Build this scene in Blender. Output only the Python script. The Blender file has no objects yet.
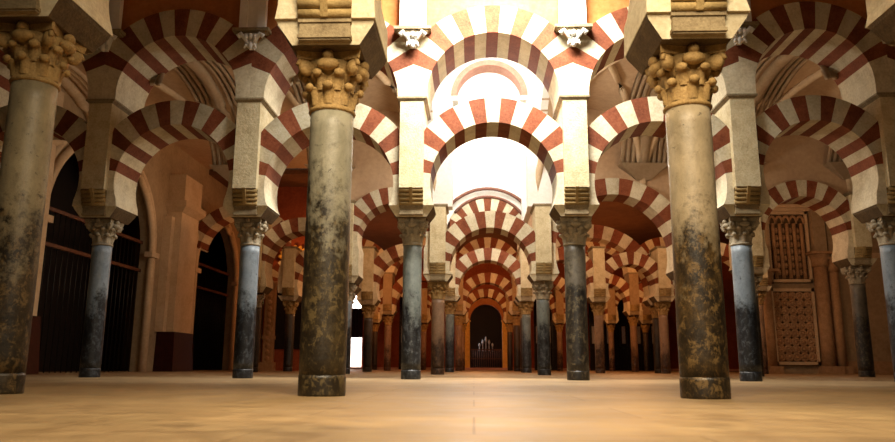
import bpy, math, random
from mathutils import Matrix, Vector
random.seed(7)
C = bpy.context.scene.collection
PI = math.pi
# ------------------------------------------------------------------ camera constants
F = 725.0; PITCH = math.radians(11.3); YAW = math.radians(2.1); ROLL = math.radians(0.3); CAMZ = 0.24


def px_x(px, Y):
    """world X of a vertical thing that crosses the horizon at pixel column px, standing at depth Y"""
    u = (px - 447.5) / F
    d = math.cos(PITCH) + math.sin(PITCH) * math.tan(PITCH)
    a = math.atan2(u, d) - YAW
    return Y * math.tan(a)


# ------------------------------------------------------------------ mesh builder
class MB:
    def __init__(s):
        s.v = []; s.f = []; s.m = []; s.sm = []; s.t = []

    def add(s, vs, fs, m=0, smooth=False, tint=0.5):
        b = len(s.v); s.v += [tuple(p) for p in vs]
        for f in fs:
            s.f.append([b + i for i in f]); s.m.append(m); s.sm.append(smooth); s.t.append(tint)

    def box(s, x0, x1, y0, y1, z0, z1, m=0, tint=0.5):
        s.frustum((x0, x1, y0, y1), z0, (x0, x1, y0, y1), z1, m, tint)

    def frustum(s, a, z0, b, z1, m=0, tint=0.5):
        vs = [(a[0], a[2], z0), (a[1], a[2], z0), (a[1], a[3], z0), (a[0], a[3], z0),
              (b[0], b[2], z1), (b[1], b[2], z1), (b[1], b[3], z1), (b[0], b[3], z1)]
        s.add(vs, [(3, 2, 1, 0), (4, 5, 6, 7), (0, 1, 5, 4), (1, 2, 6, 5), (2, 3, 7, 6), (3, 0, 4, 7)], m, False, tint)

    def lathe(s, prof, n=32, m=0, cx=0, cy=0, cap=True, smooth=True):
        vs = []; fs = []
        for r, z in prof:
            for k in range(n):
                a = 2 * PI * k / n
                vs.append((cx + r * math.cos(a), cy + r * math.sin(a), z))
        for j in range(len(prof) - 1):
            for k in range(n):
                k2 = (k + 1) % n
                fs.append((j * n + k, j * n + k2, (j + 1) * n + k2, (j + 1) * n + k))
        if cap:
            fs.append(tuple(reversed(range(n)))); b = (len(prof) - 1) * n; fs.append(tuple(b + k for k in range(n)))
        s.add(vs, fs, m, smooth)

    def tube(s, pts, r, n=8, m=0, closed=False):
        pts = [Vector(p) for p in pts]; N = len(pts); vs = []; fs = []
        rr = r if isinstance(r, (list, tuple)) else [r] * N
        for i, p in enumerate(pts):
            t = (pts[(i + 1) % N if closed else min(i + 1, N - 1)] - pts[i - 1 if closed else max(i - 1, 0)]).normalized()
            up = Vector((0, 1, 0)) if abs(t.y) < .9 else Vector((1, 0, 0))
            a = t.cross(up).normalized(); b = t.cross(a)
            for k in range(n):
                q = 2 * PI * k / n; vs.append(p + (a * math.cos(q) + b * math.sin(q)) * rr[i])
        for i in range(N if closed else N - 1):
            j = (i + 1) % N
            for k in range(n):
                k2 = (k + 1) % n; fs.append((i * n + k, i * n + k2, j * n + k2, j * n + k))
        if not closed:
            fs.append(tuple(range(n))); fs.append(tuple((N - 1) * n + k for k in reversed(range(n))))
        s.add(vs, fs, m, True)

    def ellipsoid(s, c, r, rot=None, m=0, n=12, k=8):
        vs = []; fs = []
        for j in range(k + 1):
            t = PI * j / k
            for i in range(n):
                a = 2 * PI * i / n
                p = Vector((r[0] * math.sin(t) * math.cos(a), r[1] * math.sin(t) * math.sin(a), r[2] * math.cos(t)))
                if rot: p = rot @ p
                vs.append(p + Vector(c))
        for j in range(k):
            for i in range(n):
                i2 = (i + 1) % n; fs.append((j * n + i, (j + 1) * n + i, (j + 1) * n + i2, j * n + i2))
        s.add(vs, fs, m, True)

    def prism(s, poly, y0, y1, m=0):
        """polygon in the x-z plane (list of (x,z)), extruded along y"""
        n = len(poly)
        vs = [(x, y0, z) for x, z in poly] + [(x, y1, z) for x, z in poly]
        fs = [tuple(range(n)), tuple(reversed(range(n, 2 * n)))] + [(i, n + i, n + (i + 1) % n, (i + 1) % n) for i in range(n)]
        s.add(vs, fs, m)

    def data(s, name, mats):
        me = bpy.data.meshes.new(name)
        me.from_pydata(s.v, [], s.f)
        for mt in mats: me.materials.append(mt)
        me.polygons.foreach_set('material_index', s.m)
        me.polygons.foreach_set('use_smooth', s.sm)
        at = me.attributes.new('tint', 'FLOAT', 'FACE'); at.data.foreach_set('value', s.t)
        me.update()
        import bmesh
        bm = bmesh.new(); bm.from_mesh(me); bmesh.ops.remove_doubles(bm, verts=bm.verts, dist=1e-5)
        bmesh.ops.recalc_face_normals(bm, faces=bm.faces); bm.to_mesh(me); bm.free()
        return me

    def build(s, name, mats, parent=None, loc=(0, 0, 0)):
        if not isinstance(mats, (list, tuple)): mats = [mats]
        o = bpy.data.objects.new(name, s.data(name, mats)); C.objects.link(o); o.location = loc
        if parent is not None: o.parent = parent
        return o


def inst(me, name, parent=None, loc=(0, 0, 0), rz=0):
    o = bpy.data.objects.new(name, me); C.objects.link(o); o.location = loc; o.rotation_euler = (0, 0, rz)
    if parent is not None: o.parent = parent
    return o


def thing(name, label, cat, loc=(0, 0, 0), group=None):
    o = bpy.data.objects.new(name, None); C.objects.link(o); o.location = loc; o.empty_display_size = .2
    o['label'] = label; o['category'] = cat; o['kind'] = 'thing'
    if group: o['group'] = group
    return o


def tag(o, label, cat, group=None):
    o['label'] = label; o['category'] = cat; o['kind'] = 'thing'
    if group: o['group'] = group
    return o


def struct(o):
    o['kind'] = 'structure'; return o


def L(o, label):
    o['label'] = label; return o


# ------------------------------------------------------------------ materials
def srgb(h):
    h = h.lstrip('#'); c = [int(h[i:i + 2], 16) / 255 for i in (0, 2, 4)]
    return tuple((x / 12.92 if x <= .04045 else ((x + .055) / 1.055) ** 2.4) for x in c) + (1,)


class NT:
    def __init__(s, name, rough=.6, spec=.4):
        s.mat = bpy.data.materials.new(name); s.mat.use_nodes = True
        s.n = s.mat.node_tree.nodes; s.l = s.mat.node_tree.links
        s.b = s.n['Principled BSDF']; s.b.inputs['Roughness'].default_value = rough
        s.b.inputs['Specular IOR Level'].default_value = spec
        s.tc = s.n.new('ShaderNodeTexCoord')
        s.oi = s.n.new('ShaderNodeObjectInfo')
        sc = s.n.new('ShaderNodeVectorMath'); sc.operation = 'SCALE'; sc.inputs[0].default_value = (37, 53, 0)
        s.l.new(s.oi.outputs['Random'], sc.inputs['Scale'])
        ad = s.n.new('ShaderNodeVectorMath'); s.l.new(s.tc.outputs['Object'], ad.inputs[0]); s.l.new(sc.outputs[0], ad.inputs[1])
        s.co = ad.outputs[0]

    def noise(s, scale, detail=6, rough=.6, dist=0.0, sq=None):
        n = s.n.new('ShaderNodeTexNoise'); n.inputs['Scale'].default_value = scale; n.inputs['Detail'].default_value = detail
        n.inputs['Roughness'].default_value = rough; n.inputs['Distortion'].default_value = dist
        co = s.co
        if sq:
            m = s.n.new('ShaderNodeMapping'); m.inputs['Scale'].default_value = sq; s.l.new(co, m.inputs[0]); co = m.outputs[0]
        s.l.new(co, n.inputs['Vector']); return n.outputs['Fac']

    def ramp(s, fac, stops):
        r = s.n.new('ShaderNodeValToRGB'); e = r.color_ramp.elements
        while len(e) < len(stops): e.new(.5)
        for i, (p, c) in enumerate(stops):
            e[i].position = p; e[i].color = srgb(c) if isinstance(c, str) else (c, c, c, 1)
        s.l.new(fac, r.inputs[0]); return r.outputs[0]

    def mix(s, fac, a, b, mode='MIX'):
        m = s.n.new('ShaderNodeMix'); m.data_type = 'RGBA'; m.blend_type = mode
        for sock, val in ((m.inputs[0], fac), (m.inputs[6], a), (m.inputs[7], b)):
            if isinstance(val, (int, float)): sock.default_value = val
            elif isinstance(val, str): sock.default_value = srgb(val)
            else: s.l.new(val, sock)
        return m.outputs[2]

    def math(s, op, a, b):
        m = s.n.new('ShaderNodeMath'); m.operation = op
        for i, val in enumerate((a, b)):
            if isinstance(val, (int, float)): m.inputs[i].default_value = val
            else: s.l.new(val, m.inputs[i])
        return m.outputs[0]

    def attr(s, name):
        a = s.n.new('ShaderNodeAttribute'); a.attribute_name = name; return a.outputs['Fac']

    def bump(s, h, strength=.3, dist=.02):
        b = s.n.new('ShaderNodeBump'); b.inputs['Strength'].default_value = strength; b.inputs['Distance'].default_value = dist
        s.l.new(h, b.inputs['Height']); s.l.new(b.outputs[0], s.b.inputs['Normal'])

    def done(s, col):
        if isinstance(col, str): s.b.inputs['Base Color'].default_value = srgb(col)
        else: s.l.new(col, s.b.inputs['Base Color'])
        return s.mat


def stone(name, c1, c2, c3, scale=3.0, bump=.35, rough=.8, tint=False):
    t = NT(name, rough, .25)
    a = t.noise(scale, 8, .65); b = t.noise(scale * 7, 5, .6)
    col = t.ramp(a, [(.3, c1), (.52, c2), (.75, c3)])
    col = t.mix(.35, col, t.ramp(b, [(.35, c1), (.65, c3)]))
    if tint:
        k = t.ramp(t.attr('tint'), [(0, .72), (1, 1.0)])
        col = t.mix(1.0, col, k, 'MULTIPLY')
    t.bump(t.math('ADD', t.math('MULTIPLY', a, .6), t.math('MULTIPLY', b, .5)), bump, .03)
    return t.done(col)


M = {}
M['cream'] = stone('cream_voussoir_stone', '#b5a483', '#d9cba8', '#ece2c6', 3.5, .4, tint=True)
M['red'] = stone('red_brick_voussoir', '#642f17', '#834528', '#9a5a3a', 4, .35, tint=True)
M['pier'] = stone('pier_stone', '#b09a70', '#d3c298', '#e2d6b4', 4, .6)
M['white_pl'] = stone('white_plaster', '#ddd8cc', '#ece8de', '#f5f2ea', 2, .08, .7)
M['vault'] = stone('vault_plaster', '#a98a6a', '#bd9c78', '#c9ab88', 1.2, .1, .85)
M['rib'] = stone('rib_plaster', '#b89a76', '#cbb08c', '#d6bd9a', 2, .15, .85)
M['orange_pl'] = stone('orange_tinted_plaster', '#a8642f', '#bd783f', '#cc8a52', 1.5, .1, .8)
M['hood'] = stone('dusty_moulding', '#5a3a2e', '#7a5040', '#936654', 9, .4)
M['pink'] = stone('pink_stone', '#b8806a', '#cf9880', '#dcae98', 4, .2, .8)
M['impost'] = stone('impost_stone', '#6b5a42', '#8f7d5e', '#ad9b78', 6, .5)
M['soffit'] = stone('dark_soffit_stone', '#3d2f1e', '#594731', '#75603f', 6, .5)  # dark brown stone for impost sides and carved panel backs
M['rolls'] = stone('roll_stone', '#7d6740', '#a58a58', '#bea471', 7, .4)
M['capital'] = stone('capital_stone', '#765c35', '#a0804d', '#c0a069', 8, .5, .65)
M['capital2'] = stone('grey_capital_stone', '#6f6350', '#9a8c72', '#b9ab90', 8, .45, .7)
M['wall'] = stone('brown_plaster_wall', '#8a7355', '#a28a69', '#b49b78', 1.2, .15, .9)
M['rearwall'] = stone('rust_plaster', '#7c3a20', '#94492a', '#a85a36', 1.4, .12, .9)
M['dark'] = stone('dark_wood_and_shade', '#0a0605', '#130c09', '#1c120d', 3, .1, .6)  # near-black: wood parts, and painted shade inside door and chapel openings
M['darkred'] = stone('dark_red_marble', '#1f0a08', '#34120d', '#4a1d15', 6, .15, .35)
M['iron'] = stone('dull_iron', '#3a1c12', '#56301f', '#70452f', 8, .1, .5)
M['ceil'] = stone('brown_ceiling', '#5c3a24', '#6e482e', '#80583a', 1.5, .1, .9)
M['gold'] = stone('gilded_jamb', '#d09a3a', '#ecb84e', '#ffd070', 5, .15, .5)
M['screen'] = stone('black_iron', '#070707', '#101010', '#1c1a18', 9, .1, .4)
M['curtain'] = stone('purple_curtain', '#1a1020', '#281a30', '#352440', 5, .1, .9)
M['carved'] = stone('carved_plaster', '#8a6848', '#a8835c', '#c29c74', 6, .6, .9)
M['silver'] = stone('silver', '#8d8d90', '#b5b5b8', '#d8d8dc', 9, .1, .35)


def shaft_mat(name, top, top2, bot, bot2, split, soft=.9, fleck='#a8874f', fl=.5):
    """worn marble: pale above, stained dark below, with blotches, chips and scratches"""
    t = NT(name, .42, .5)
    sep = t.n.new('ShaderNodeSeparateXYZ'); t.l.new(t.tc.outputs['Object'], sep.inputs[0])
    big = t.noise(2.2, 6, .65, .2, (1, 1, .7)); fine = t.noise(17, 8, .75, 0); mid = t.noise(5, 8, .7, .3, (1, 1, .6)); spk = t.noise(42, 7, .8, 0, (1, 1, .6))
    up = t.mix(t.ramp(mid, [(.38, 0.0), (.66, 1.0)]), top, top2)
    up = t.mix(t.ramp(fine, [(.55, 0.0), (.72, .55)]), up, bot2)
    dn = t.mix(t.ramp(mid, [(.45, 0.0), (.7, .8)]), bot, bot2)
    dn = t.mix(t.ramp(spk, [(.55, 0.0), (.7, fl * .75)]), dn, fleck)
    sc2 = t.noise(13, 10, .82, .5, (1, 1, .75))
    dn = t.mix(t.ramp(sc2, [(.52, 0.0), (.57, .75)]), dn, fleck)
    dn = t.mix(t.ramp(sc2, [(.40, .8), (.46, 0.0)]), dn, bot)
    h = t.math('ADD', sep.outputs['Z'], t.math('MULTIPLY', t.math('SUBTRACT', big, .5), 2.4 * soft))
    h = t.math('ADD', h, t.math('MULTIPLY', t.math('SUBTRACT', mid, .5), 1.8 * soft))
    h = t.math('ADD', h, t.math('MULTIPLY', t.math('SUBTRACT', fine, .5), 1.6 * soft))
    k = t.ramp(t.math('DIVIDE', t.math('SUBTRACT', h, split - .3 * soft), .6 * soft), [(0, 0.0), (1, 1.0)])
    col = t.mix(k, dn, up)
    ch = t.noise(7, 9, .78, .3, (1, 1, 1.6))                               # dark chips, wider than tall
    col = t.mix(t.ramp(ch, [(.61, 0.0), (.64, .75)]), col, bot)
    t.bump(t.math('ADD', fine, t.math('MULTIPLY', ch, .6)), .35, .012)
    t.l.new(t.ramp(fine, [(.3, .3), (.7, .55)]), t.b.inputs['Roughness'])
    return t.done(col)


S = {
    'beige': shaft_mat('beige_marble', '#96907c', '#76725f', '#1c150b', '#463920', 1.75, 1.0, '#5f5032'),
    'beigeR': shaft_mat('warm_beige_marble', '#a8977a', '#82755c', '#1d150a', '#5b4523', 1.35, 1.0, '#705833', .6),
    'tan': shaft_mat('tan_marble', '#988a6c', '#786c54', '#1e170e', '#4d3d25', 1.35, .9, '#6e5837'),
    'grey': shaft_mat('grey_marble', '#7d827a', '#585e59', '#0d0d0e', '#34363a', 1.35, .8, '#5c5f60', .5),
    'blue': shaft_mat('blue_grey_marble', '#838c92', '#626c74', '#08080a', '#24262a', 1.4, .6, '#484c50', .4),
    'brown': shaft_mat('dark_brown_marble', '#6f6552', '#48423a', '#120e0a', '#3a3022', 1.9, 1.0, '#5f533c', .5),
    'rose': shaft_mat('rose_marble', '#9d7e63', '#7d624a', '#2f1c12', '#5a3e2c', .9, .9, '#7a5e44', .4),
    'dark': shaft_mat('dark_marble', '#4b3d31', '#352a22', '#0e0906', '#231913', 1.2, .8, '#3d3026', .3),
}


def floor_mat():
    t = NT('golden_marble_floor', .4, .3)
    a = t.noise(.7, 8, .6, .6); b = t.noise(5, 7, .65, .3); c = t.noise(.22, 4, .5)
    col = t.ramp(a, [(.3, '#6f5a3f'), (.5, '#8d7250'), (.7, '#a38963')])
    col = t.mix(.35, col, t.ramp(b, [(.35, '#705a3c'), (.65, '#b59a6d')]))
    br = t.n.new('ShaderNodeTexBrick'); br.offset = .5
    br.inputs['Color1'].default_value = (1, 1, 1, 1); br.inputs['Color2'].default_value = (.86, .86, .88, 1); br.inputs['Mortar'].default_value = (.55, .5, .45, 1)
    br.inputs['Scale'].default_value = 1; br.inputs['Mortar Size'].default_value = .006; br.inputs['Brick Width'].default_value = 1.6; br.inputs['Row Height'].default_value = .9
    t.l.new(t.tc.outputs['Object'], br.inputs['Vector'])
    col = t.mix(.8, col, br.outputs['Color'], 'MULTIPLY')
    t.l.new(t.ramp(b, [(.3, .42), (.7, .65)]), t.b.inputs['Roughness'])
    t.bump(b, .12, .01)
    return t.done(col)


M['floor'] = floor_mat()

# ------------------------------------------------------------------ template measures (metres)
SH, CT, IT = 2.43, 2.92, 3.12            # top of shaft, of capital, of impost
RB, PT, PC = 3.42, 5.08, 5.16            # top of roll corbel, of pier, of pier cornice
TL, TU = .45, .58                        # half thickness of lower and upper arches
PW = .22                                 # half width of a pier

# ------------------------------------------------------------------ capital (shared meshes)
def leaf(mb, ang, r0, z0, h, w, out, bulge):
    """a curling acanthus leaf: thick tongue that leans out and rolls over at the tip"""
    ca, sa = math.cos(ang), math.sin(ang)
    prof = [(0, 0), (.25, .012), (.5, .03), (.75, .06), (.92, .10), (1.0, .13), (.97, .15), (.9, .14)]
    N = 7; vs = []; fs = []
    for i, (t, o) in enumerate(prof):
        ww = w * (1 - .25 * t) * (1 if i < 5 else (1.0, .9, .7)[i - 5])
        for k in range(N):
            s = (k / (N - 1) - .5) * 2
            rr = r0 + o * out / .15 - abs(s) ** 2 * .03 * (1 + t) + (bulge * (1 - abs(s)) if abs(s) < .5 else 0)
            if i >= 5: rr -= 0
            x, y = rr, s * ww
            vs.append((x * ca - y * sa, x * sa + y * ca, z0 + t * h - (abs(s) ** 2) * .02 * t))
    for i in range(len(prof) - 1):
        for k in range(N - 1):
            fs.append((i * N + k, i * N + k + 1, (i + 1) * N + k + 1, (i + 1) * N + k))
    mb.add(vs, fs, 0, True)
    q = r0 + .105 * out / .15
    mb.ellipsoid((q * ca, q * sa, z0 + h * .93), (.034, w * .62, .036), Matrix.Rotation(ang, 3, 'Z'), 0, 10, 7)


def capital_meshes(mat, r=.19):
    b = MB(); H = CT - SH
    b.lathe([(r * 1.0, 0), (r * 1.06, .008), (r * 1.085, .02), (r * 1.04, .036), (r * .98, .06), (r * 1.0, .2), (r * 1.12, .33), (r * 1.4, H - .07)], 28)
    for k in range(8): leaf(b, k * PI / 4, r * 1.0, .05, .16, .075, .075, .012)
    for k in range(8): leaf(b, (k + .5) * PI / 4, r * 1.02, .17, .15, .08, .085, .015)
    for k in range(4):                                                    # short stems with a knob on each side
        a = k * PI / 2
        b.ellipsoid((r * 1.36 * math.cos(a), r * 1.36 * math.sin(a), H - .115), (.06, .1, .055), Matrix.Rotation(a, 3, 'Z')); b.ellipsoid((r * 1.4 * math.cos(a), r * 1.4 * math.sin(a), H - .04), (.05, .06, .05))
    body = b.data('capital', [mat])
    a = MB(); e = .27; poly = []                                          # abacus with concave sides
    for q in range(4):
        a0 = q * PI / 2
        for t in (-1, -.8, -.4, 0, .4, .8, 1):
            x, y = e - .05 * (1 - t * t), t * e * .96
            poly.append((x * math.cos(a0) - y * math.sin(a0), x * math.sin(a0) + y * math.cos(a0)))
    n = len(poly)
    a.add([(x, y, H - .065) for x, y in poly] + [(x * 1.04, y * 1.04, H) for x, y in poly],
          [tuple(reversed(range(n))), tuple(range(n, 2 * n))] + [(i, (i + 1) % n, n + (i + 1) % n, n + i) for i in range(n)])
    ab = a.data('abacus', [mat])
    v = MB()                                                              # one corner volute: spiral roll on a stalk
    d = Vector((1, 1, 0)).normalized()
    rot = Matrix.Rotation(PI / 4, 3, 'Z')
    c = d * .285
    v.ellipsoid((c.x, c.y, H - .125), (.075, .05, .075), rot)
    v.tube([d * .16 + Vector((0, 0, .22)), d * .2 + Vector((0, 0, .33)), d * .25 + Vector((0, 0, .40)), d * .29 + Vector((0, 0, .40))], [.03, .04, .045, .04], 10)
    sp = [Vector((c.x, c.y, H - .125)) + d * (.08 * math.cos(t) * (1 - t / 9)) + Vector((0, 0, .08 * math.sin(t) * (1 - t / 9))) for t in [q * PI / 6 for q in range(16)]]
    v.tube(sp, .022, 6)
    vo = v.data('volute', [mat])
    return body, ab, vo


CAPS = {'warm': capital_meshes(M['capital']), 'grey': capital_meshes(M['capital2'])}


def impost_mesh():
    b = MB(); h = IT - CT
    def wing(z0, xa, ya, z1, xb, yb):
        vs = [(-xa, -ya, z0), (xa, -ya, z0), (xa, ya, z0), (-xa, ya, z0), (-xb, -yb, z1), (xb, -yb, z1), (xb, yb, z1), (-xb, yb, z1)]
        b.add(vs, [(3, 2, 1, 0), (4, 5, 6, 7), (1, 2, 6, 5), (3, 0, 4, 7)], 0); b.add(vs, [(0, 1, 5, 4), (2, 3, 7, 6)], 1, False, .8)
    wing(0, .28, .37, h * .8, .395, .41); wing(h * .8, .395, .41, h, .408, .42)
    b.box(-PW + .01, PW - .01, -.44, .44, .015, h, 2)                      # carved middle bar
    for z in (.03, h - .035): b.box(-PW, PW, -.455, .455, z, z + .03, 2)
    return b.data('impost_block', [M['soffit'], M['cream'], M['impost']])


IMPOST = impost_mesh()


def rolls_mesh():
    b = MB(); n = 4; hz = RB - IT
    for sgn in (-1,):
        for k in range(n):                                               # stacked rolls stepping forward
            z = hz * (k + .5) / n; y = TL - .01 + (TU - TL - .03) * (k + 1) / n
            r = hz / n * .52
            b.tube([(-PW, sgn * (y - r * .3), z), (PW, sgn * (y - r * .3), z)], r, 12)
        b.frustum((-.03, .03, sgn * TL - .03, sgn * TL + .03), 0, (-.03, .03, sgn * (TU + .01) - .03, sgn * (TU + .01) + .03), hz)   # middle band
        b.box(-PW, PW, min(sgn * .3, sgn * (TL - .02)), max(sgn * .3, sgn * (TL - .02)), 0, hz)
    return b.data('roll_corbel', [M['rolls']])


ROLLS = rolls_mesh()


def shaft_mesh(r, h, mat):
    b = MB(); n = 40
    prof = []
    for k in range(17):
        t = k / 16
        prof.append((r * (1.0 - .02 * t * t + .008 * math.sin(7 * t)), .16 + (h - .16) * t))
    b.lathe(prof, n)
    # slight wear: push vertices a little
    rnd = random.Random(int(r * 1e4 + h * 1e3))
    b.v = [(x * (1 + rnd.uniform(-.006, .006)), y * (1 + rnd.uniform(-.006, .006)), z) for x, y, z in b.v]
    s = b.data('shaft', [mat])
    b = MB(); b.lathe([(r * 1.0, 0), (r * 1.015, .02), (r * 1.015, .14), (r * 1.0, .165)], n)
    return s, b.data('base', [mat])


_sc = {}


def column(X, Y, r, h, mat, cap, label, group=None, full=True):
    """marble column: base, shaft, capital (abacus, volutes), impost block"""
    t = thing('marble_column', label, 'column', (X, Y, 0), group)
    k = (round(r, 3), round(h, 2), mat)
    if k not in _sc: _sc[k] = shaft_mesh(r, h, S[mat])
    inst(_sc[k][1], 'base', t); inst(_sc[k][0], 'shaft', t)
    bd, ab, vo = CAPS[cap]
    c = inst(bd, 'capital', t, (0, 0, h)); c.scale = (r / .19,) * 2 + (1,)
    if full:
        inst(ab, 'abacus', c)
        for q in range(4): inst(vo, 'volute', c, (0, 0, 0), q * PI / 2)
    inst(IMPOST, 'impost_block', t, (0, 0, h + CT - SH))
    return t


def pier(X, Y, z0, ztop, label, group=None, cornice=True, mat='pier', tl=True):
    """square pier over an impost: roll corbels, body, cornice. z0 = impost top"""
    t = thing('masonry_pier', label, 'pier', (X, Y, z0), group)
    h = ztop - z0; hz = RB - IT
    inst(ROLLS, 'roll_corbel', t); inst(ROLLS, 'roll_corbel', t, (0, 0, 0), PI)
    b = MB()
    b.box(-PW + .004, PW - .004, -.32, .32, 0, hz)
    b.box(-PW, PW, -TU, TU, hz, h - .08)
    b.build('pier_body', M[mat], t)
    if cornice:
        b = MB()
        b.frustum((-PW - .005, PW + .005, -TU - .005, TU + .005), h - .08, (-PW - .05, PW + .05, -TU - .03, TU + .03), h - .035)
        b.box(-PW - .06, PW + .06, -TU - .03, TU + .03, h - .035, h)
        b.build('pier_cornice', M['impost'] if mat != 'white_pl' else M['white_pl'], t)
    return t


def ring_points(cx, cz, ri, ro, a0, a1, n, lim):
    out = []
    for i in range(n + 1):
        a = a0 + (a1 - a0) * i / n
        c, s = math.cos(a), math.sin(a)
        r2 = ro
        if abs(c) * ro > lim: r2 = max(lim / abs(c), ri + .001)
        out.append(((cx + ri * c, cz + ri * s), (cx + r2 * c, cz + r2 * s)))
    return out


def arch_mesh(mb, y0, y1, pairs, m, tint):
    vs = []
    for (ix, iz), (ox, oz) in pairs:
        vs += [(ix, y0, iz), (ox, y0, oz), (ox, y1, oz), (ix, y1, iz)]
    fs = []
    for k in range(len(pairs) - 1):
        a, b = 4 * k, 4 * k + 4
        for q in range(4):
            q2 = (q + 1) % 4; fs.append((a + q, a + q2, b + q2, b + q))
    e = 4 * (len(pairs) - 1)
    fs += [(0, 1, 2, 3), (e + 3, e + 2, e + 1, e)]
    mb.add(vs, fs, m, False, tint)


def striped(mb, cx, cz, ri, ro, a0, n, y0, y1, lim, seed=0):
    """n voussoirs alternating red / cream, red at both ends, from angle a0 to pi - a0"""
    rnd = random.Random(seed)
    st = (PI - 2 * a0) / n
    for i in range(n):
        pts = ring_points(cx, cz, ri, ro, a0 + st * i, a0 + st * (i + 1), 3, lim)
        arch_mesh(mb, y0, y1, pts, 1 if i % 2 == 0 else 0, rnd.random())


def lower_arch(xl, xr, Y, ext, footl, footr, label, group=None, thick=.48, n=15, t=TL, cream=None):
    """horseshoe arch between two columns; ext = height of the outer crown"""
    cx = (xl + xr) / 2; hs = (xr - xl) / 2
    ri = hs - .335; lim = hs - PW + .002
    cz = ext - thick - ri
    o = thing('horseshoe_arch', label, 'arch', (cx, Y, 0), group)
    mb = MB(); a0 = max(math.radians(9), math.asin(max(-.9, min(.9, ((max(footl, footr) if abs(footl - footr) < .8 else min(footl, footr)) + .03 - cz) / ri))))
    striped(mb, 0, cz, ri, ri + thick, a0, n, -t, t, lim, int(abs(xl * 100) + Y * 10))
    mb.build('voussoir_ring', [cream or M['cream'], M['red']], o)
    for sgn, foot in ((1, footr), (-1, footl)):
        b = MB(); pr = []
        amin = -math.radians(20)
        steps = [a0 + (amin - a0) * k / 6 for k in range(7)]
        for a in steps:
            z = cz + ri * math.sin(a)
            if z < foot + .02 and pr: break
            pr.append(((sgn * ri * math.cos(a), z), (sgn * min(lim, max((ri + thick) * math.cos(a), lim)), cz + lim * math.tan(a) if a > 0 else z)))
        x = pr[-1][0][0]
        hx = sgn * (hs - .415)
        if pr[-1][0][1] - foot > .3:
            pr.append(((x, foot + .12), (sgn * lim, foot + .12)))
        pr.append(((hx if abs(hx) < abs(x) + .06 else x, foot), (sgn * lim, foot)))
        arch_mesh(b, -t, t, pr, 0, .9)
        b.build('springer', [cream or M['cream']], o)
    return o


def upper_arch(xl, xr, Y, ext, z0l, z0r, label, group=None, thick=.55, n=13, t=TU, a0=22, cream=None):
    cx = (xl + xr) / 2; hs = (xr - xl) / 2
    ri = hs - .27
    cz = ext - thick - ri
    o = thing('round_arch', label, 'arch', (cx, Y, 0), group)
    mb = MB(); a0 = math.radians(a0)
    striped(mb, 0, cz, ri, ri + thick, a0, n, -t, t, hs, int(abs(xl * 100) + Y * 10 + 5))
    mb.build('voussoir_ring', [cream or M['cream'], M['red']], o)
    for sgn, z0 in ((1, z0r), (-1, z0l)):
        b = MB()
        pr = []
        for k in range(5):
            a = a0 * (1 - k / 4)
            (i, u) = ring_points(0, cz, ri, ri + thick, a, a, 1, hs)[0]
            z = max(i[1], z0); pr.append(((sgn * i[0], z), (sgn * u[0], max(u[1], z0))))
        pr.append(((sgn * ri, z0), (sgn * hs, z0)))
        arch_mesh(b, -t, t, pr, 0, .95)
        b.build('springer', [cream or M['cream']], o)
    return o


def spandrel(name, xs, Y, exts, ztop, y0, y1, mat, rise=.55):
    """wall above a row of arches, cut to the arch crowns; xs column axes, exts = (cz, ro) per bay"""
    b = MB()
    for (xl, xr), (cz, ro) in zip(zip(xs[:-1], xs[1:]), exts):
        cx = (xl + xr) / 2; N = 20
        pts = []
        for k in range(N + 1):
            x = xl + (xr - xl) * k / N
            d = x - cx
            z = cz + math.sqrt(max(ro * ro - d * d, .01))
            pts.append((x, z))
        vs = []; fs = []
        for x, z in pts: vs += [(x, y0, z), (x, y0, ztop), (x, y1, ztop), (x, y1, z)]
        for k in range(N):
            a, c = 4 * k, 4 * k + 4
            for q in range(4): fs.append((a + q, a + (q + 1) % 4, c + (q + 1) % 4, c + q))
        fs += [(0, 1, 2, 3), (4 * N + 3, 4 * N + 2, 4 * N + 1, 4 * N)]
        b.add(vs, fs)
    return struct(b.build(name, mat, None, (0, Y, 0)))


# ================================================================== ROW 1 (nearest)
D1, D2, D3, D4, D5, D6, DW = 5.93, 13.36, 20.8, 28.4, 36.0, 43.0, 50.0
dh = lambda h: h - SH
R1 = [(-3.88, 2.64, 'tan', 'mottled tan marble column cut by the left edge of the picture, closest row'),
      (-1.22, 2.35, 'beige', 'big pale marble column with dark mottled foot, closest row, standing left of the centre aisle'),
      (1.82, 2.37, 'beigeR', 'big cracked warm beige marble column with brown foot, closest row, right of the centre aisle'),
      (4.05, 2.64, 'tan', 'closest row column past the right edge, its flaring impost in the top right corner')]
for X, h, m, lb in R1:
    column(X, D1, .187, h, m, 'warm', lb)
    nm = {0: 'far left', 1: 'left', 2: 'right', 3: 'far right'}[[r[0] for r in R1].index(X)]
    pier(X, D1, IT + dh(h), PC + dh(h), 'stone pier with stepped rolls above the %s column of the closest row' % nm)
for (a, b), lb in zip(zip(R1[:-1], R1[1:]), ('left', 'middle', 'right')):
    lower_arch(a[0], b[0], D1, max(5.18, (b[0] - a[0]) / 2 + 3.9), IT + dh(a[1]), IT + dh(b[1]), 'closest row arch over the %s bay, only its pale feet showing' % lb)

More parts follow.
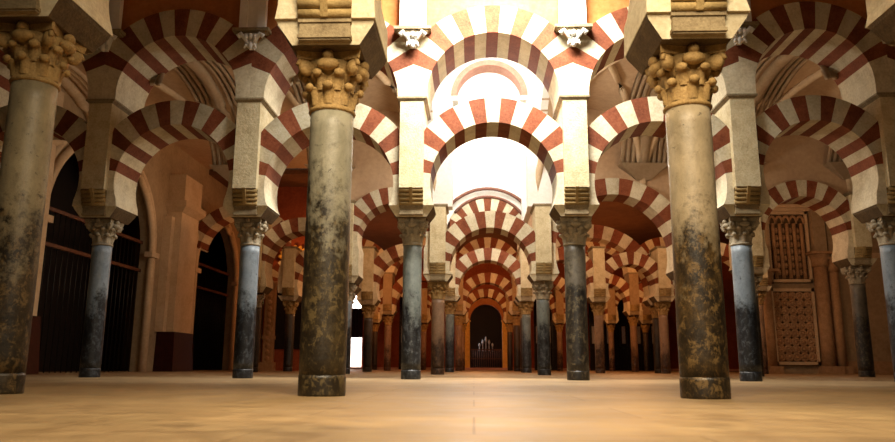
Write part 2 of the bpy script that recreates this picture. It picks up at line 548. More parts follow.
# ================================================================== ROW 2
R2 = [(-9.9, 'blue', 'second row column at its far left end, hidden past the left edge'),
      (-7.05, 'blue', 'shadowed blue grey column with black lower half before the dark chapel openings, second row'),
      (-4.21, 'blue', 'blue grey column with black lower half just left of the big pale column, second row'),
      (-1.14, 'grey', 'grey and black scratched column on the left of the bright centre bay, second row'),
      (1.87, 'brown', 'dark brown grey column on the right of the bright centre bay, second row'),
      (4.92, 'blue', 'leaning blue grey column, black below, just right of the big cracked beige column, second row'),
      (7.62, 'blue', 'pale blue grey column at the right edge of the picture, second row'),
      (10.5, 'blue', 'second row column at its far right end, hidden past the right edge')]
pos2 = ['past the left edge', 'over the shadowed column by the dark chapels', 'left of the big pale column', 'on the left of the bright centre bay',
        'on the right of the bright centre bay', 'right of the big cracked beige column', 'at the right edge', 'past the right edge']
for (X, m, lb), p in zip(R2, pos2):
    column(X, D2, {'brown': .198}.get(m, .186 if X > 4 else .177), SH, m, 'grey', lb)
    pier(X, D2, IT, PC, 'tall cream pier with roll corbel, second row, ' + p)
bay2 = ['in the outermost left bay, mostly dark', 'in the bay before the dark chapels', 'in the bay behind the big pale column', 'over the bright centre bay',
        'in the bay behind the big cracked beige column', 'in the bay before the carved wall', 'in the outermost right bay']
for (a, b), p in zip(zip(R2[:-1], R2[1:]), bay2):
    hs = (b[0] - a[0]) / 2
    lower_arch(a[0], b[0], D2, 5.18, IT, IT, 'lower horseshoe arch of the second row ' + p)
    upper_arch(a[0], b[0], D2, 6.99, PC, PC, 'upper round arch of the second row ' + p)


def wall_pilaster(X, Y, z, label):
    """small engaged pilaster above the piers: foliate capital bracket, plate, shaft with a sunk panel"""
    t = thing('mounted_pilaster', label, 'pilaster', (X, Y, z))
    b = MB()
    b.frustum((-.05, .05, -.06, 0), 0, (-.13, .13, -.14, 0), .30)
    for sx in (-1, 1):
        b.tube([(sx * .03, -.1, .05), (sx * .1, -.15, .16), (sx * .19, -.17, .27), (sx * .24, -.16, .24), (sx * .2, -.15, .19)], [.03, .035, .04, .04, .03], 8)
        b.tube([(sx * .02, -.1, .02), (sx * .09, -.14, .05), (sx * .11, -.15, -.02)], [.03, .03, .02], 8)
        b.ellipsoid((sx * .09, -.16, .2), (.05, .04, .06))
    b.ellipsoid((0, -.12, .04), (.05, .05, .09)); b.ellipsoid((0, -.16, .22), (.045, .04, .06))
    b.build('foliate_bracket', M['white_pl'], t)
    b = MB(); b.box(-.35, .35, -.2, 0, .32, .38); b.box(-.31, .31, -.17, 0, .29, .32); b.build('plate', M['impost'], t)
    b = MB()
    b.box(-.25, .25, -.06, 0, .38, 2.2)
    for x0, x1 in ((-.25, -.1), (.1, .25)): b.box(x0, x1, -.12, -.06, .38, 2.2)
    b.build('pilaster_shaft', M['white_pl'], t)
    return t


for (X, m, lb), p in list(zip(R2, pos2))[1:7]:
    wall_pilaster(X, D2 - TU, 6.12, 'white pilaster on leafy bracket, second row, ' + p)
xs2 = [r[0] for r in R2]
spandrel('wall_over_second_row', xs2, D2, [((6.99 - .55 - ((b - a) / 2 - .27)), (b - a) / 2 - .27 + .55) for a, b in zip(xs2[:-1], xs2[1:])], 9.6, -.42, .42, M['orange_pl'])  # warm light on this wall is put into its orange colour

# ================================================================== ROW 3
T3 = 2.10
R3 = [(-3.67, 2.05, .17, 'blue', 'blue grey column peeking out right of the big pale column, third row'),
      (-1.02, T3, .187, 'rose', 'brownish rose column left of the bright centre, third row'),
      (1.97, T3, .187, 'grey', 'grey column with black foot right of the bright centre, third row'),
      (6.0, 2.2, .187, 'brown', 'third row column hidden behind the big cracked beige column'),
      (7.83, 2.3, .187, 'brown', 'third row column mostly hidden behind the leaning blue grey column'),
      (10.81, 2.55, .2, 'brown', 'thick dark brown column before the carved wall on the right, third row')]
pos3 = ['beside the big pale column', 'left of the bright centre', 'right of the bright centre', 'behind the big cracked beige column', 'behind the leaning blue grey column', 'before the carved wall']
pt3 = [4.9, 4.78, 4.78, 4.9, 5.0, 5.1]
for (X, h, r, m, lb), p, q in zip(R3, pos3, pt3):
    column(X, D3, r, h, m, 'grey' if m != 'rose' else 'warm', lb)
    pier(X, D3, IT + dh(h), q, 'cream pier with cornice, third row, ' + p)
ext3 = [5.31, 4.60, 5.56, 5.0, 5.48]
bay3 = ['over the bay beside the big pale column', 'under the bright white centre', 'in the wide bay right of the bright centre', 'in the narrow hidden bay', 'before the carved wall']
for (a, b), e, p in zip(zip(R3[:-1], R3[1:]), ext3, bay3):
    lower_arch(a[0], b[0], D3, e, IT + dh(a[1]), IT + dh(b[1]), 'striped arch of the third row ' + p, n=15)
# brown wall above the side arches of row 3, up to the vaults
for seg, nm in (((0, 1), 'wall_over_third_row_left'), ((2, 5), 'wall_over_third_row_right')):
    xs = [R3[i][0] for i in range(seg[0], seg[1] + 1)]
    ex = [(ext3[i] - .48 - ((R3[i + 1][0] - R3[i][0]) / 2 - .335), (R3[i + 1][0] - R3[i][0]) / 2 - .335 + .48) for i in range(seg[0], seg[1])]
    spandrel(nm, xs, D3, ex, 9.2, -.2, .2, M['vault'])
# bright tall wall with a high arch standing on the two centre piers
b = MB(); xl, xr = -1.02, 1.97; cx = (xl + xr) / 2; ri = 1.09; zc = 8.15
pts = [((cx + ri, 4.78), (xr + .6, 4.78)), ((cx + ri, zc), (xr + .6, zc))]
for k in range(1, 16):
    a = PI * k / 16; c, s = math.cos(a), math.sin(a)
    ox = (xr + .6 - cx) if c > 0 else -(cx - xl + .6)
    pts.append(((cx + ri * c, zc + ri * s), (cx + ox * min(1, abs(c) * 1.3) if abs(c) < .77 else cx + ox, 13)))
pts += [((cx - ri, zc), (xl - .6, zc)), ((cx - ri, 4.78), (xl - .6, 4.78))]
arch_mesh(b, -.25, .25, pts, 0, .5)
struct(b.build('wall_lantern_middle', M['white_pl'], None, (0, D3, 0)))
t = thing('high_arch_band', 'pinkish plain band of the high arch in the white centre, seen through the topmost opening', 'arch', (cx, D3, 0))
b = MB(); arch_mesh(b, -.3, .3, [((ri * .9 * math.cos(a), zc + ri * .9 * math.sin(a)), (1.14 * math.cos(a), zc + 1.14 * math.sin(a))) for a in [PI * k / 24 for k in range(25)]], 0, .5)
b.build('archivolt_band', M['pink'], t)
for sx in (-1, 1):
    b = MB(); b.box(sx * 1.05 - .12, sx * 1.05 + .12, -.3, .3, zc - .14, zc); b.build('impost_moulding', M['white_pl'], t)

# ================================================================== BAY BETWEEN ROWS 3 AND 4 ON THE LEFT
D3b = 24.6
xa, xb = px_x(254, D3b), px_x(346, D3b)
for X, lb, m in ((xa, 'shadowed column beside the left chapel wall, behind the second row', 'dark'), (xb, 'column hidden behind the third row by the big pale column', 'dark')):
    column(X, D3b, .17, 2.15, m, 'grey', lb, full=False)
    pier(X, D3b, IT + dh(2.15), 5.3, 'pier over the ' + lb.split(',')[0])
lower_arch(xa, xb, D3b, 5.2, IT + dh(2.15), IT + dh(2.15), 'shadowed striped arch between the left chapel wall and the big pale column')

# ================================================================== ROW 4
R4 = [(-7.2, 2.2, 'dark', 'fourth row column hidden behind the big pale column'),
      (px_x(368, D4), 2.05, 'dark', 'small dark column right of the daylit doorway, fourth row'),
      (-.93, 2.2, 'grey', 'slim grey column tucked right of the rose column, fourth row'),
      (2.03, 2.2, 'grey', 'slim grey column tucked left of the black footed column, fourth row'),
      (px_x(601, D4), 2.17, 'rose', 'slim brownish column right of the dark brown grey column, fourth row'),
      (px_x(666.5, D4), 2.2, 'rose', 'brownish column just left of the big cracked beige column, fourth row'),
      (px_x(764, D4), 2.6, 'rose', 'brown column at the left side of the carved wall panel, fourth row')]
pos4 = ['behind the big pale column', 'right of the daylit doorway', 'behind the rose column', 'behind the black footed column', 'right of the dark brown grey column', 'left of the big cracked beige column', 'left of the carved wall panel']
for i, ((X, h, m, lb), p) in enumerate(zip(R4, pos4)):
    column(X, D4, .178, h, m, 'warm', lb)
    pier(X, D4, IT + dh(h), 4.8 if i != 6 else 5.2, 'pier of the fourth row ' + p)
bay4 = ['behind the big pale column', 'above the small dark column', 'in the centre, framing the far door', 'behind the dark brown grey column', 'right of the slim brownish column', 'beside the carved wall panel']
ext4 = [5.0, 4.95, 4.76, 4.76, 4.6, 5.0]
for (a, b_), e, p in zip(zip(R4[:-1], R4[1:]), ext4, bay4):
    lower_arch(a[0], b_[0], D4, e, IT + dh(a[1]), IT + dh(b_[1]), 'small striped arch of the fourth row ' + p, n=13)
upper_arch(R4[2][0], R4[3][0], D4, 6.73, 4.8, 4.8, 'upper striped arch of the fourth row under the moulded hood, in the white centre')
t = thing('arch_hood', 'two dark dusty mouldings curving over the striped arch in the white centre', 'moulding', (.55, D4 - TU, 0))
for R_, r_, nm in ((1.95, .07, 'outer_moulding'), (1.62, .06, 'inner_moulding')):
    b = MB(); b.tube([(R_ * math.cos(a), 0, 5.15 + R_ * math.sin(a)) for a in [math.radians(q) for q in range(35, 146, 4)]], r_, 8); b.build(nm, M['hood'], t)
spandrel('wall_lantern_back', [R4[2][0] - .6, R4[3][0] + .6], D4, [(4.9, 1.78)], 15, -.4, .4, M['white_pl'])
# wide arch over two bays at the right
xw0, xw1 = R4[3][0], R4[5][0]
DB = D4 + 1.1
for X, lb in ((xw0, 'column close behind the slim grey one, carrying the wide sweeping arch'), (xw1, 'column close behind the brownish one, carrying the wide sweeping arch')):
    column(X, DB, .16, 2.15, 'dark', 'warm', lb, full=False)
    pier(X, DB, IT + dh(2.15), 4.7, 'pier of the ' + lb.replace(',', ''))
lower_arch(xw0, xw1, DB, 5.9, IT + dh(2.15), IT + dh(2.15), 'wide striped arch sweeping over two bays behind the dark brown grey column', n=19, thick=.55)
lower_arch(-11.2, R4[0][0], D4, 6.6, 4.75, 3.0, 'shadowed striped arch above the pointed chapel opening', n=15)

# ================================================================== ROWS 5 AND 6
ordn = ['first', 'second', 'third', 'fourth', 'fifth', 'sixth', 'seventh']
def far_row(D, pxs, rown, r, h, ext, up):
    xs = [px_x(p, D) for p in pxs]
    for i, X in enumerate(xs):
        lb = '%s small column from the left in the rust coloured %s row' % (ordn[i], rown)
        column(X, D, r, h, 'dark' if i % 3 == 0 else 'rose', 'warm', lb, full=False)
        pier(X, D, IT + dh(h), ext, '%s rust lit pier from the left in the %s row' % (ordn[i], rown), mat='wall')
    for i, (a, b_) in enumerate(zip(xs[:-1], xs[1:])):
        lower_arch(a, b_, D, max(ext, (b_ - a) / 2 + 3.1 + 0 * i), IT + dh(h), IT + dh(h), '%s striped arch from the left in the rust lit %s row' % (ordn[i], rown), n=13)
        if up: upper_arch(a, b_, D, 6.5, ext, ext, '%s upper striped arch from the left in the rust lit %s row' % (ordn[i], rown), n=11)
    return xs


x5 = far_row(D5, [318, 388, 459.5, 518, 576, 636, 700], 'fifth', .17, 2.2, 4.75, True)
x6 = far_row(D6, [375, 424, 463, 511, 561, 613, 648], 'sixth', .16, 2.2, 4.7, False)

# ================================================================== SETTING
def slab(name, x0, x1, y0, y1, z0, z1, mat):
    b = MB(); b.box(x0, x1, y0, y1, z0, z1); return struct(b.build(name, mat))


slab('floor', -20, 26, -4, 54, -.2, 0, M['floor'])
# end wall with the dark arched doorway in the middle and a daylit opening on the left
cxd = px_x(487, DW); hwd = 1.1; zs = 3.3
xo0, xo1 = px_x(340, DW), px_x(362, DW)
b = MB()
b.box(-14, xo0, DW, DW + .4, 0, 9); b.box(xo0, xo1, DW, DW + .4, 5.0, 9); b.box(xo1, cxd - hwd, DW, DW + .4, 0, 9); b.box(cxd + hwd, 26, DW, DW + .4, 0, 9)
N = 16; pr = []
for k in range(N + 1):
    a = PI * k / N; pr.append(((cxd + hwd * math.cos(a), zs + hwd * math.sin(a)), (cxd + hwd * math.cos(a), 9)))
arch_mesh(b, DW, DW + .4, pr, 0, .5)
struct(b.build('wall_back', M['rearwall']))
t = thing('chapel_doorway', 'dark arched doorway with golden jambs at the far end of the centre aisle', 'doorway', (cxd, DW, 0))
b = MB(); arch_mesh(b, -.12, 0, [((hwd * math.cos(a), zs + hwd * math.sin(a)), ((hwd + .4) * math.cos(a), zs + (hwd + .4) * math.sin(a))) for a in [PI * k / 20 for k in range(21)]], 0, .5); b.build('archivolt', M['orange_pl'], t)
for sx in (-1, 1):
    b = MB(); b.box(sx * (hwd + .2) - .2, sx * (hwd + .2) + .2, -.15, 0, 0, zs - .1); b.box(sx * (hwd + .2) - .26, sx * (hwd + .2) + .26, -.2, 0, zs - .1, zs); b.build('jamb', M['gold'], t)
b = MB(); b.box(-hwd - .3, hwd + .3, 1.4, 1.5, 0, 5); b.build('dark_backing', M['dark'], t)  # near-black sheet, its colour standing in for shade inside the doorway
b = MB()
for k in range(15):
    x = -hwd + .07 + k * (2 * hwd - .14) / 14
    b.tube([(x, .3, 0), (x, .3, 1.35)], .025, 6)
for z in (.1, .7, 1.3): b.box(-hwd, hwd, .28, .32, z, z + .07)
b.build('low_grille', M['iron'], t)
t = thing('silver_altarpiece', 'faint silver altar ornament glinting in the dark far doorway', 'altar', (cxd, DW + 1.0, 0))
b = MB(); b.box(-.9, .9, -.25, .25, 0, 1.25); b.build('altar_table', M['dark'], t)
b = MB()
for x, h in ((-.45, .55), (-.22, .8), (0, 1.0), (.22, .8), (.45, .55)):
    b.lathe([(.07, 1.25), (.03, 1.3), (.03, 1.25 + h * .6), (.09, 1.25 + h * .75), (.02, 1.25 + h)], 10, 0, x, 0)
b.build('candlesticks', M['silver'], t)['kind'] = 'stuff'
slab('trim_step', -14, 24, DW - 1.6, DW, 0, .13, M['pink'])
# bright courtyard outside the opening
slab('wall_courtyard', -18, -5, DW + 6, DW + 6.2, 0, 9, M['white_pl'])
slab('ground_courtyard', -20, -2, DW + .4, DW + 8, -.05, .01, M['white_pl'])
b = MB(); n = 24
vs = []; fs = []
for k in range(n + 1):
    x = xo0 - .05 + (xo1 - xo0 + .1) * k / n; y = .06 * math.sin(k * 1.9)
    vs += [(x, y, 2.1), (x, y, 4.1)]
for k in range(n): fs.append((2 * k, 2 * k + 2, 2 * k + 3, 2 * k + 1))
b.add(vs, fs, 0, True)
tag(b.build('curtain', M['curtain'], None, (0, DW - .1, 0)), 'dark purple curtain hanging over the daylit opening at the far left', 'curtain')

# side wall on the left with two pointed chapel openings
WX = -11.0
def pointed(y0, y1, zs_, za, N=10):
    cy = (y0 + y1) / 2; hw = (y1 - y0) / 2; H = za - zs_
    R = (hw * hw + H * H) / (2 * hw); out = []
    for k in range(N + 1):                                # right half arc, from spring up to apex
        z = zs_ + H * math.sin(PI / 2 * k / N)
        out.append((cy + (-(R - hw) + math.sqrt(max(R * R - (z - zs_) ** 2, 0))), z))
    left = [(2 * cy - y, z) for y, z in out]
    return left + out[::-1][1:]
ops = [(17.6, 24.0, 3.9, 6.5), (27.9, 32.9, 3.9, 6.3), (9.5, 15.5, 3.9, 6.4)]
b = MB(); ZT = 9.0
segs = sorted(ops); cur = 6.0
for y0, y1, zs_, za in segs:
    b.box(WX - .35, WX, cur, y0, 0, ZT)
    pts = pointed(y0, y1, zs_, za)
    vs = []; fs = []
    for y, z in pts: vs += [(WX, y, z), (WX, y, ZT), (WX - .35, y, ZT), (WX - .35, y, z)]
    for k in range(len(pts) - 1):
        for q in range(4): fs.append((4 * k + q, 4 * k + (q + 1) % 4, 4 * k + 4 + (q + 1) % 4, 4 * k + 4 + q))
    b.add(vs, fs); cur = y1
b.box(WX - .35, WX, cur, DW, 0, ZT)
struct(b.build('wall_left', M['wall']))
slab('wall_left_chapels', WX - 2.2, WX - 2.0, 6, DW, 0, 9, M['dark'])  # near-black sheet stands in for the shade inside the chapel openings
for (y0, y1, zs_, za), lb in zip(ops, ('the dark pointed opening behind the shadowed blue grey column', 'the dark pointed opening left of the second row blue grey column', 'the dark opening past the left edge')):
    t = thing('pointed_arch_frame', 'pale moulded frame around ' + lb, 'arch frame', (WX, 0, 0))
    pts = [(y0, 0)] + pointed(y0, y1, zs_, za, 14) + [(y1, 0)]
    b = MB(); b.tube([(.06, y, z) for y, z in pts], .12, 8); b.tube([(.02, y + (.22 if y > (y0 + y1) / 2 else -.22), z + (.2 if z > .1 else 0)) for y, z in pts], .1, 8)
    b.build('archivolt', M['rib'], t)
    for y in (y0, y1):
        b = MB(); b.box(-.05, .22, y - .28, y + .28, zs_ - .12, zs_ + .06); b.build('capital_band', M['rib'], t)
    t = thing('chapel_railing', 'rust iron rails across ' + lb, 'railing', (WX - .3, (y0 + y1) / 2, 0))
    for z in (3.35, 4.3):
        b = MB(); b.box(-.05, .05, -(y1 - y0) / 2, (y1 - y0) / 2, z - .05, z + .05); b.build('rail', M['iron'], t)
    b = MB()
    for k in range(24):
        y = -(y1 - y0) / 2 + (k + .5) * (y1 - y0) / 24; b.tube([(0, y, 0), (0, y, 4.3)], .018, 6)
    b.build('bars', M['screen'], t)
for y, lb, w in ((25.9, 'brown wall pilaster with dark red foot between the two dark pointed openings', .8), (34.2, 'brown wall pilaster right of the narrower pointed opening', .6), (16.5, 'brown wall pilaster behind the shadowed blue grey column', .6)):
    t = thing('chapel_pilaster', lb, 'pilaster', (WX, y, 0))
    b = MB(); b.box(0, .55, -w, w, 1.35, 5.6); b.box(0, .3, -w - .25, w + .25, 1.35, 5.4); b.build('pilaster_shaft', M['rib'], t)
    b = MB(); b.frustum((0, .68, -w - .12, w + .12), 0, (0, .62, -w - .05, w + .05), 1.35); L(b.build('plinth', M['darkred'], t), 'dark red marble plinth')
    b = MB(); b.frustum((0, .56, -w, w), 5.6, (0, .75, -w - .18, w + .18), 5.8); b.box(0, .75, -w - .18, w + .18, 5.8, 6.0); b.box(0, .6, -w, w, 6.0, 7.0); b.build('entablature', M['rib'], t)
# small glowing altar and carved pilasters behind the left gap
Da = 31.0
xn = px_x(292, Da)
b = MB(); b.box(xn - 2.2, xn + 1.6, 0, .3, 0, 8); struct(b.build('wall_altar', M['rearwall'], None, (0, Da, 0)))
t = thing('altar_niche', 'striped niche with golden shell glowing beside the big pale column', 'niche', (xn, Da, 0))
b = MB(); striped(b, 0, 3.7, .75, 1.15, 0, 11, -.2, 0, 3, 3); b.build('voussoir_ring', [M['cream'], M['red']], t)
b = MB(); b.box(-.75, .75, -.06, -.01, .9, 3.7); b.build('niche_back', M['dark'], t)
b = MB()
for k in range(9):
    a = PI * (k + .5) / 9; b.ellipsoid((.45 * math.cos(a), -.25, 4.75 + .3 * math.sin(a)), (.12, .1, .3), Matrix.Rotation(a - PI / 2, 3, 'Y').inverted())
b.build('shell', M['gold'], t)
for sx, lb in ((-1.5, 'carved pale pilaster between the second row column and the altar niche'), (-.95, 'orange lit carved pilaster at the edge of the altar niche')):
    t = thing('carved_pilaster', lb, 'pilaster', (xn + sx, Da - .25, 0))
    b = MB(); b.box(-.2, .2, -.12, .25, 0, 3.4)
    for k in range(11): b.ellipsoid((0, -.12, .5 + k * .26), (.1, .05, .11))
    b.build('pilaster_shaft', M['carved'], t)
    b = MB(); b.frustum((-.2, .2, -.13, .25), 3.4, (-.3, .3, -.25, .25), 3.65); b.box(-.3, .3, -.25, .25, 3.65, 3.75); b.build('pilaster_capital', M['carved'], t)
    b = MB(); b.box(-.28, .28, -.2, .25, 0, .35); b.build('pilaster_base', M['carved'], t); b = MB(); b.box(-.24, .24, -.16, .25, 1.3, 1.45); b.build('band', M['carved'], t)

# carved wall on the right
Dr = 29.6
xr0 = px_x(768, Dr)
slab('wall_right', xr0 - .1, 26, Dr, Dr + .4, 0, 9, M['wall'])
def panel(x0, x1, z0, z1, label, kind):
    t = thing('carved_relief', label, 'wall panel', (x0, Dr, z0))
    w, h = x1 - x0, z1 - z0
    b = MB(); b.box(0, w, -.03, 0, 0, h)
    b.build('panel_back', M['soffit'], t)  # dark back puts the shade of the relief's recesses into colour
    b = MB()
    for (a, c, e, f) in ((0, w, 0, .12), (0, w, h - .12, h), (0, .1, 0, h), (w - .1, w, 0, h)): b.box(a, c, -.16, -.05, e, f)
    b.build('panel_border', M['rib'], t)
    b = MB()
    if kind == 'lattice':
        nx, nz = 5, 9
        for i in range(nx):
            for j in range(nz):
                cx_ = .1 + (i + .5) * (w - .2) / nx; cz_ = .15 + (j + .5) * (h - .3) / nz
                rx, rz_ = (w - .2) / nx * .42, (h - .3) / nz * .46
                b.tube([(cx_ + rx * math.cos(q * PI / 4), -.08, cz_ + rz_ * math.sin(q * PI / 4)) for q in range(8)], .055, 5, 0, True)
                b.ellipsoid((cx_, -.07, cz_), (.09, .1, .1), None, 0, 6, 4)
    else:
        n_ = 5
        for i in range(n_):
            x = .12 + (i + .5) * (w - .24) / n_
            b.tube([(x, -.12, .15), (x, -.12, h - .5)], .075, 8)
            b.tube([(x + (w - .24) / n_ * .5 * math.cos(q * PI / 8), -.09, h - .5 + .3 * math.sin(q * PI / 8)) for q in range(9)], .055, 6)
            for j in range(7):
                b.ellipsoid((x + (w - .24) / n_ * .5 * (1 if i < n_ - 1 else 0), -.07, .4 + j * (h - .9) / 7), (.07, .08, .13), None, 0, 6, 4)
    b.build('relief', M['carved'], t)
    return t
xp0, xp1 = px_x(776, Dr), px_x(820, Dr)
panel(xp0, xp1, .35, 3.35, 'lower carved panel of small lattice relief on the right wall', 'lattice')
panel(xp0 + .05, xp1, 3.6, 6.5, 'upper carved panel of slender colonnettes on the right wall', 'colonnettes')
t = thing('wall_cornice', 'ledge moulding crowning the carved panels on the right wall', 'cornice', (xp0, Dr, 6.5))
b = MB(); b.box(-.3, xp1 - xp0 + .2, -.25, 0, .0, .12); b.box(-.4, xp1 - xp0 + .3, -.35, 0, .12, .25); b.build('ledge', M['rib'], t)
b = MB()
for k in range(4): b.ellipsoid((-.2 + k * .12, -.15, -.1), (.07, .1, .12))
b.build('leaf_bracket', M['rib'], t)
for p, w, h, lb in ((829, .28, 4.2, 'fluted wall colonnette beside the carved panels'), (842, .2, 4.0, 'slim wall colonnette next to the fluted one on the carved wall'), (771, .25, 3.5, 'wall colonnette left of the lower carved panel')):
    X = px_x(p, Dr)
    t = thing('wall_colonnette', lb, 'colonnette', (X, Dr - .1, 0))
    b = MB(); b.lathe([(w, .3), (w * .96, 1.5), (w * .92, h)], 14, 0); b.build('shaft', M['carved'], t)
    b = MB(); b.lathe([(w, h), (w * 1.3, h + .15), (w * 1.2, h + .2), (w * 1.7, h + .5)], 12); b.box(-w * 1.8, w * 1.8, -w * 1.8, .1, h + .5, h + .6)
    b.build('capital', M['carved'], t)
    b = MB(); b.box(-w * 1.4, w * 1.4, -w * 1.4, .1, 0, .3); b.build('base', M['carved'], t)
    b = MB(); b.box(-w * .9, w * .9, -w * .9, .1, h + .6, 7.5); b.build('upper_strip', M['wall'], t)
slab('baseboard_right', px_x(846, Dr), 25, Dr - .12, Dr, 0, .5, M['carved'])
slab('trim_1', px_x(850, Dr), 25, Dr - .08, Dr, 4.6, 4.8, M['rib'])

# dark screens at the far end, right and left of the doorway
for x0p, x1p, lb in ((592, 668, 'black iron screen with pale panes at the far right between small columns'), (400, 422, 'dark iron gate at the far left beside the small dark column'), (536, 560, 'dark screen right of the far doorway')):
    x0, x1 = px_x(x0p, 47.5), px_x(x1p, 47.5)
    t = thing('choir_screen', lb, 'screen', (x0, 47.5, 0)); w = x1 - x0
    b = MB(); b.box(0, w, .1, .2, 0, 4.6); b.build('backing', M['dark'], t)
    b = MB(); n_ = max(4, int(w / .45))
    for k in range(n_ + 1): b.box(k * w / n_ - .04, k * w / n_ + .04, 0, .1, 0, 4.6)
    for z in (0, 1.4, 2.9, 4.5): b.box(0, w, -.02, .1, z, z + .12)
    b.build('lattice', M['screen'], t)
    for k in range(0, n_, 2):
        b = MB(); b.box((k + .25) * w / n_, (k + .7) * w / n_, .06, .1, 1.7, 2.8); b.build('pale_panel', M['silver'], t)

# ------------------------------------------------------------------ vaults
def vault(name, x0, x1, y0, y1, z0, rise, mat='vault', ribs=True):
    """groin vault over one bay, as a sheet with ribs"""
    cx, cy = (x0 + x1) / 2, (y0 + y1) / 2; a, c = (x1 - x0) / 2, (y1 - y0) / 2
    NX, NY = 24, 40
    def hz(x, y):
        u = min(1, abs(x - cx) / a); v = min(1, abs(y - cy) / c)
        return z0 + rise * max(math.sqrt(1 - u * u), math.sqrt(1 - v * v))
    b = MB(); vs = []; fs = []
    us = [x0 + (x1 - x0) * (1 - math.cos(PI * i / NX)) / 2 for i in range(NX + 1)]
    ws = [y0 + (y1 - y0) * (1 - math.cos(PI * j / NY)) / 2 for j in range(NY + 1)]
    for x in us:
        for y in ws: vs.append((x, y, hz(x, y)))
    for i in range(NX):
        for j in range(NY):
            k = i * (NY + 1) + j; fs.append((k, k + 1, k + NY + 2, k + NY + 1))
    b.add(vs, fs, 0, True)
    o = struct(b.build(name, M[mat]))
    if ribs:
        b = MB()
        for s in (1, -1):
            P = []
            for k in range(25):
                t_ = -math.cos(PI * k / 24); P.append((cx + a * t_, cy + s * c * t_, z0 + rise * math.sqrt(max(0, 1 - t_ * t_)) - .04))
            b.tube(P, .1, 8)
        for x in (x0, x1):
            if x in (-1.14, 1.87): continue
            for ye, sg in ((y1, -1),):
                a0, a1 = sorted((ye, ye + sg * .12)); c0, c1 = sorted((ye, ye + sg * .42))
                b.frustum((x - .2, x + .2, a0, a1), 5.55, (x - .72, x + .72, c0, c1), 5.98)
            b.tube([(x, cy - c * math.cos(PI * k / 24), z0 + rise * math.sin(PI * k / 24) - .05) for k in range(2, 23)], .17, 8)
            for o_ in (-.6, -.45, -.3, .3, .45, .6): b.tube([(x + o_, cy - c * math.cos(PI * k / 24), z0 + rise * math.sin(PI * k / 24) - .02) for k in range(2, 23)], .07, 6)
        b.build('ribs', M['rib'], o)
    return o


yv0, yv1 = D2 + .3, D3 - .15
for i, (x0, x1) in enumerate(((-10.9, -7.05), (-7.05, -4.21), (-4.21, -1.14), (1.87, 4.92), (4.92, 7.62), (7.62, 10.8), (10.8, 14))):
    vault('ceiling_vault', x0, x1, yv0, yv1, 5.25, 2.5)
# side walls of the bright centre bays, cut by the vault arches
for X, nm in ((-1.14, 'wall_lantern_left'), (1.87, 'wall_lantern_right')):
    b = MB(); cy = (yv0 + yv1) / 2; c = (yv1 - yv0) / 2; pts = []
    for k in range(25):
        y = cy - c * math.cos(PI * k / 24); pts.append((y, 5.25 + 2.5 * math.sin(PI * k / 24)))
    vs = []; fs = []
    sg = -1 if X < 0 else 1
    for y, z in pts: vs += [(X, y, z), (X, y, 13), (X + sg * .2, y, 13), (X + sg * .2, y, z)]
    for k in range(24):
        for q in range(4): fs.append((4 * k + q, 4 * k + (q + 1) % 4, 4 * k + 4 + (q + 1) % 4, 4 * k + 4 + q))
    b.add(vs, fs)
    b.box(min(X, X + sg * .2), max(X, X + sg * .2), D3 + .2, D4, 5.6, 15)
    struct(b.build(nm, M['white_pl']))
slab('ceiling_lantern_front', -1.4, 2.1, D2 + .3, D3 + .2, 13, 13.2, M['white_pl'])
slab('ceiling_lantern_rear', -1.8, 2.8, D3 + .2, D4 + .4, 15, 15.2, M['white_pl'])
b = MB(); b.box(-1.14, 1.87, -.2, .2, 9.6, 13); struct(b.build('wall_lantern_front', M['white_pl'], None, (0, D2 + .2, 0)))
slab('ceiling_left', -14, -1.4, D3 + .15, D4 + .3, 8.2, 8.4, M['vault'])
slab('ceiling_right', 2.2, 26, D3 + .15, D4 + 1.5, 8.2, 8.4, M['vault'])
slab('ceiling_rear', -14, 26, D4 + .42, DW + .5, 8.0, 8.2, M['ceil'])
slab('ceiling_front', -14, 16, D1 - .3, D2 - .42, 9.4, 9.6, M['vault'])

# ------------------------------------------------------------------ lights
def area(loc, target, size, power, col, sy=None, spread=None):
    d = bpy.data.lights.new('light_data', 'AREA'); d.energy = power; d.color = col; d.size = size
    d.shape = 'RECTANGLE'; d.size_y = sy or size
    if spread: d.spread = math.radians(spread)
    o = bpy.data.objects.new('area_light', d); C.objects.link(o); o.location = loc
    o.rotation_euler = (Vector(target) - Vector(loc)).to_track_quat('-Z', 'Y').to_euler(); return o


def point(loc, power, col, r=.25):
    d = bpy.data.lights.new('light_data', 'POINT'); d.energy = power; d.color = col; d.shadow_soft_size = r
    o = bpy.data.objects.new('point_light', d); C.objects.link(o); o.location = loc; return o


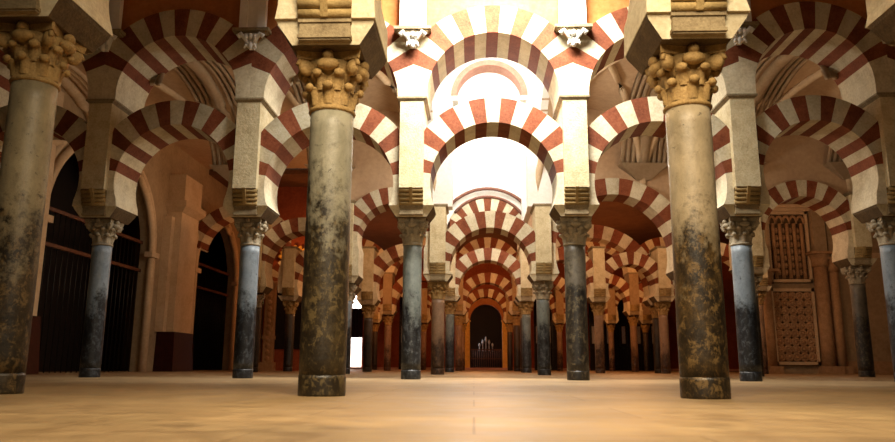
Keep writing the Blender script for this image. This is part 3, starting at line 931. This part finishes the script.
WARM = (1, .82, .56); ORANGE = (1, .40, .13); DAY = (.97, .98, 1.0); BROWN = (1, .70, .45)
area((.4, 10.9, 8.7), (.4, 12.8, 5.6), 2.8, 760, (1, .96, .88), 1.2, 105)         # daylight falling in front of row 2
point((.4, 17.2, 9.0), 420, DAY, .5); point((.4, 17.0, 5.6), 400, (1, .95, .85), .5); point((.45, 25.6, 8.8), 420, DAY, .5); point((.45, 23.0, 12.5), 300, DAY, .5)   # daylight in the white centre, plus a low fill added for row 3 fronts
area((.3, 2.0, 5.2), (.3, 6.1, 1.4), 2.5, 225, WARM, None, 100); area((0, 2.0, 4.0), (0, 3.2, 0), 3.5, 90, WARM, 1.5, 90); point((.3, 6.5, 2.5), 26, WARM, .6)                  # warm near-aisle light, with added fills for front floor and arch feet
for x, y, p in ((.5, 32, 200), (.5, 39.5, 170), (.5, 46.5, 120), (-4.5, 32, 210), (7, 32, 270), (7, 39.5, 200), (-5, 40, 150), (11, 36, 120)):
    point((x, y, 4.4), p, ORANGE)
point((-2.6, 24.0, 5.6), 200, (1, .58, .33)); point((4.2, 24.2, 5.6), 260, (1, .58, .33)); point((9.0, 24.5, 5.6), 130, (1, .58, .33))  # unseen fills added to brighten the aisle between rows three and four
point((-5.6, 17, 4.4), 40, BROWN); point((5.3, 17, 4.4), 90, BROWN); point((9.8, 17, 4.4), 40, BROWN); point((-7.6, 23, 5.5), 42, BROWN); point((12.5, 25, 4.5), 50, BROWN)  # unseen fills added for side vaults, chapel pilaster and carved wall
point((-5.5, 9.4, 5.0), 6, BROWN); point((6.2, 9.4, 5.0), 12, BROWN)  # weak unseen fills added for the side bays before row two
point((xn, Da - 1.0, 4.9), 30, ORANGE, .1)
area((-11, DW + 3, 8.5), (-11, DW + 5.5, 0), 5, 4000, DAY)                       # courtyard daylight

w = bpy.data.worlds.new('dim_world'); bpy.context.scene.world = w; w.use_nodes = True
bg = w.node_tree.nodes['Background']; bg.inputs[0].default_value = (1, .75, .5, 1); bg.inputs[1].default_value = .03

# ------------------------------------------------------------------ camera
cd = bpy.data.cameras.new('camera'); cam = bpy.data.objects.new('camera', cd); C.objects.link(cam)
cd.sensor_width = 36; cd.lens = F / 895 * 36; cd.clip_start = .05; cd.clip_end = 200
cam.matrix_world = Matrix.Translation((0, 0, CAMZ)) @ Matrix.Rotation(YAW, 4, 'Z') @ Matrix.Rotation(PI / 2 + PITCH, 4, 'X') @ Matrix.Rotation(ROLL, 4, 'Z')
cd.dof.use_dof = True; cd.dof.focus_distance = 11; cd.dof.aperture_fstop = 2.8
sc = bpy.context.scene; sc.camera = cam
sc.view_settings.view_transform = 'Standard'; sc.view_settings.look = 'None'
sc.view_settings.exposure = 0.0
sc.cycles.max_bounces = 6; sc.cycles.diffuse_bounces = 4
sc.cycles.use_denoising = True
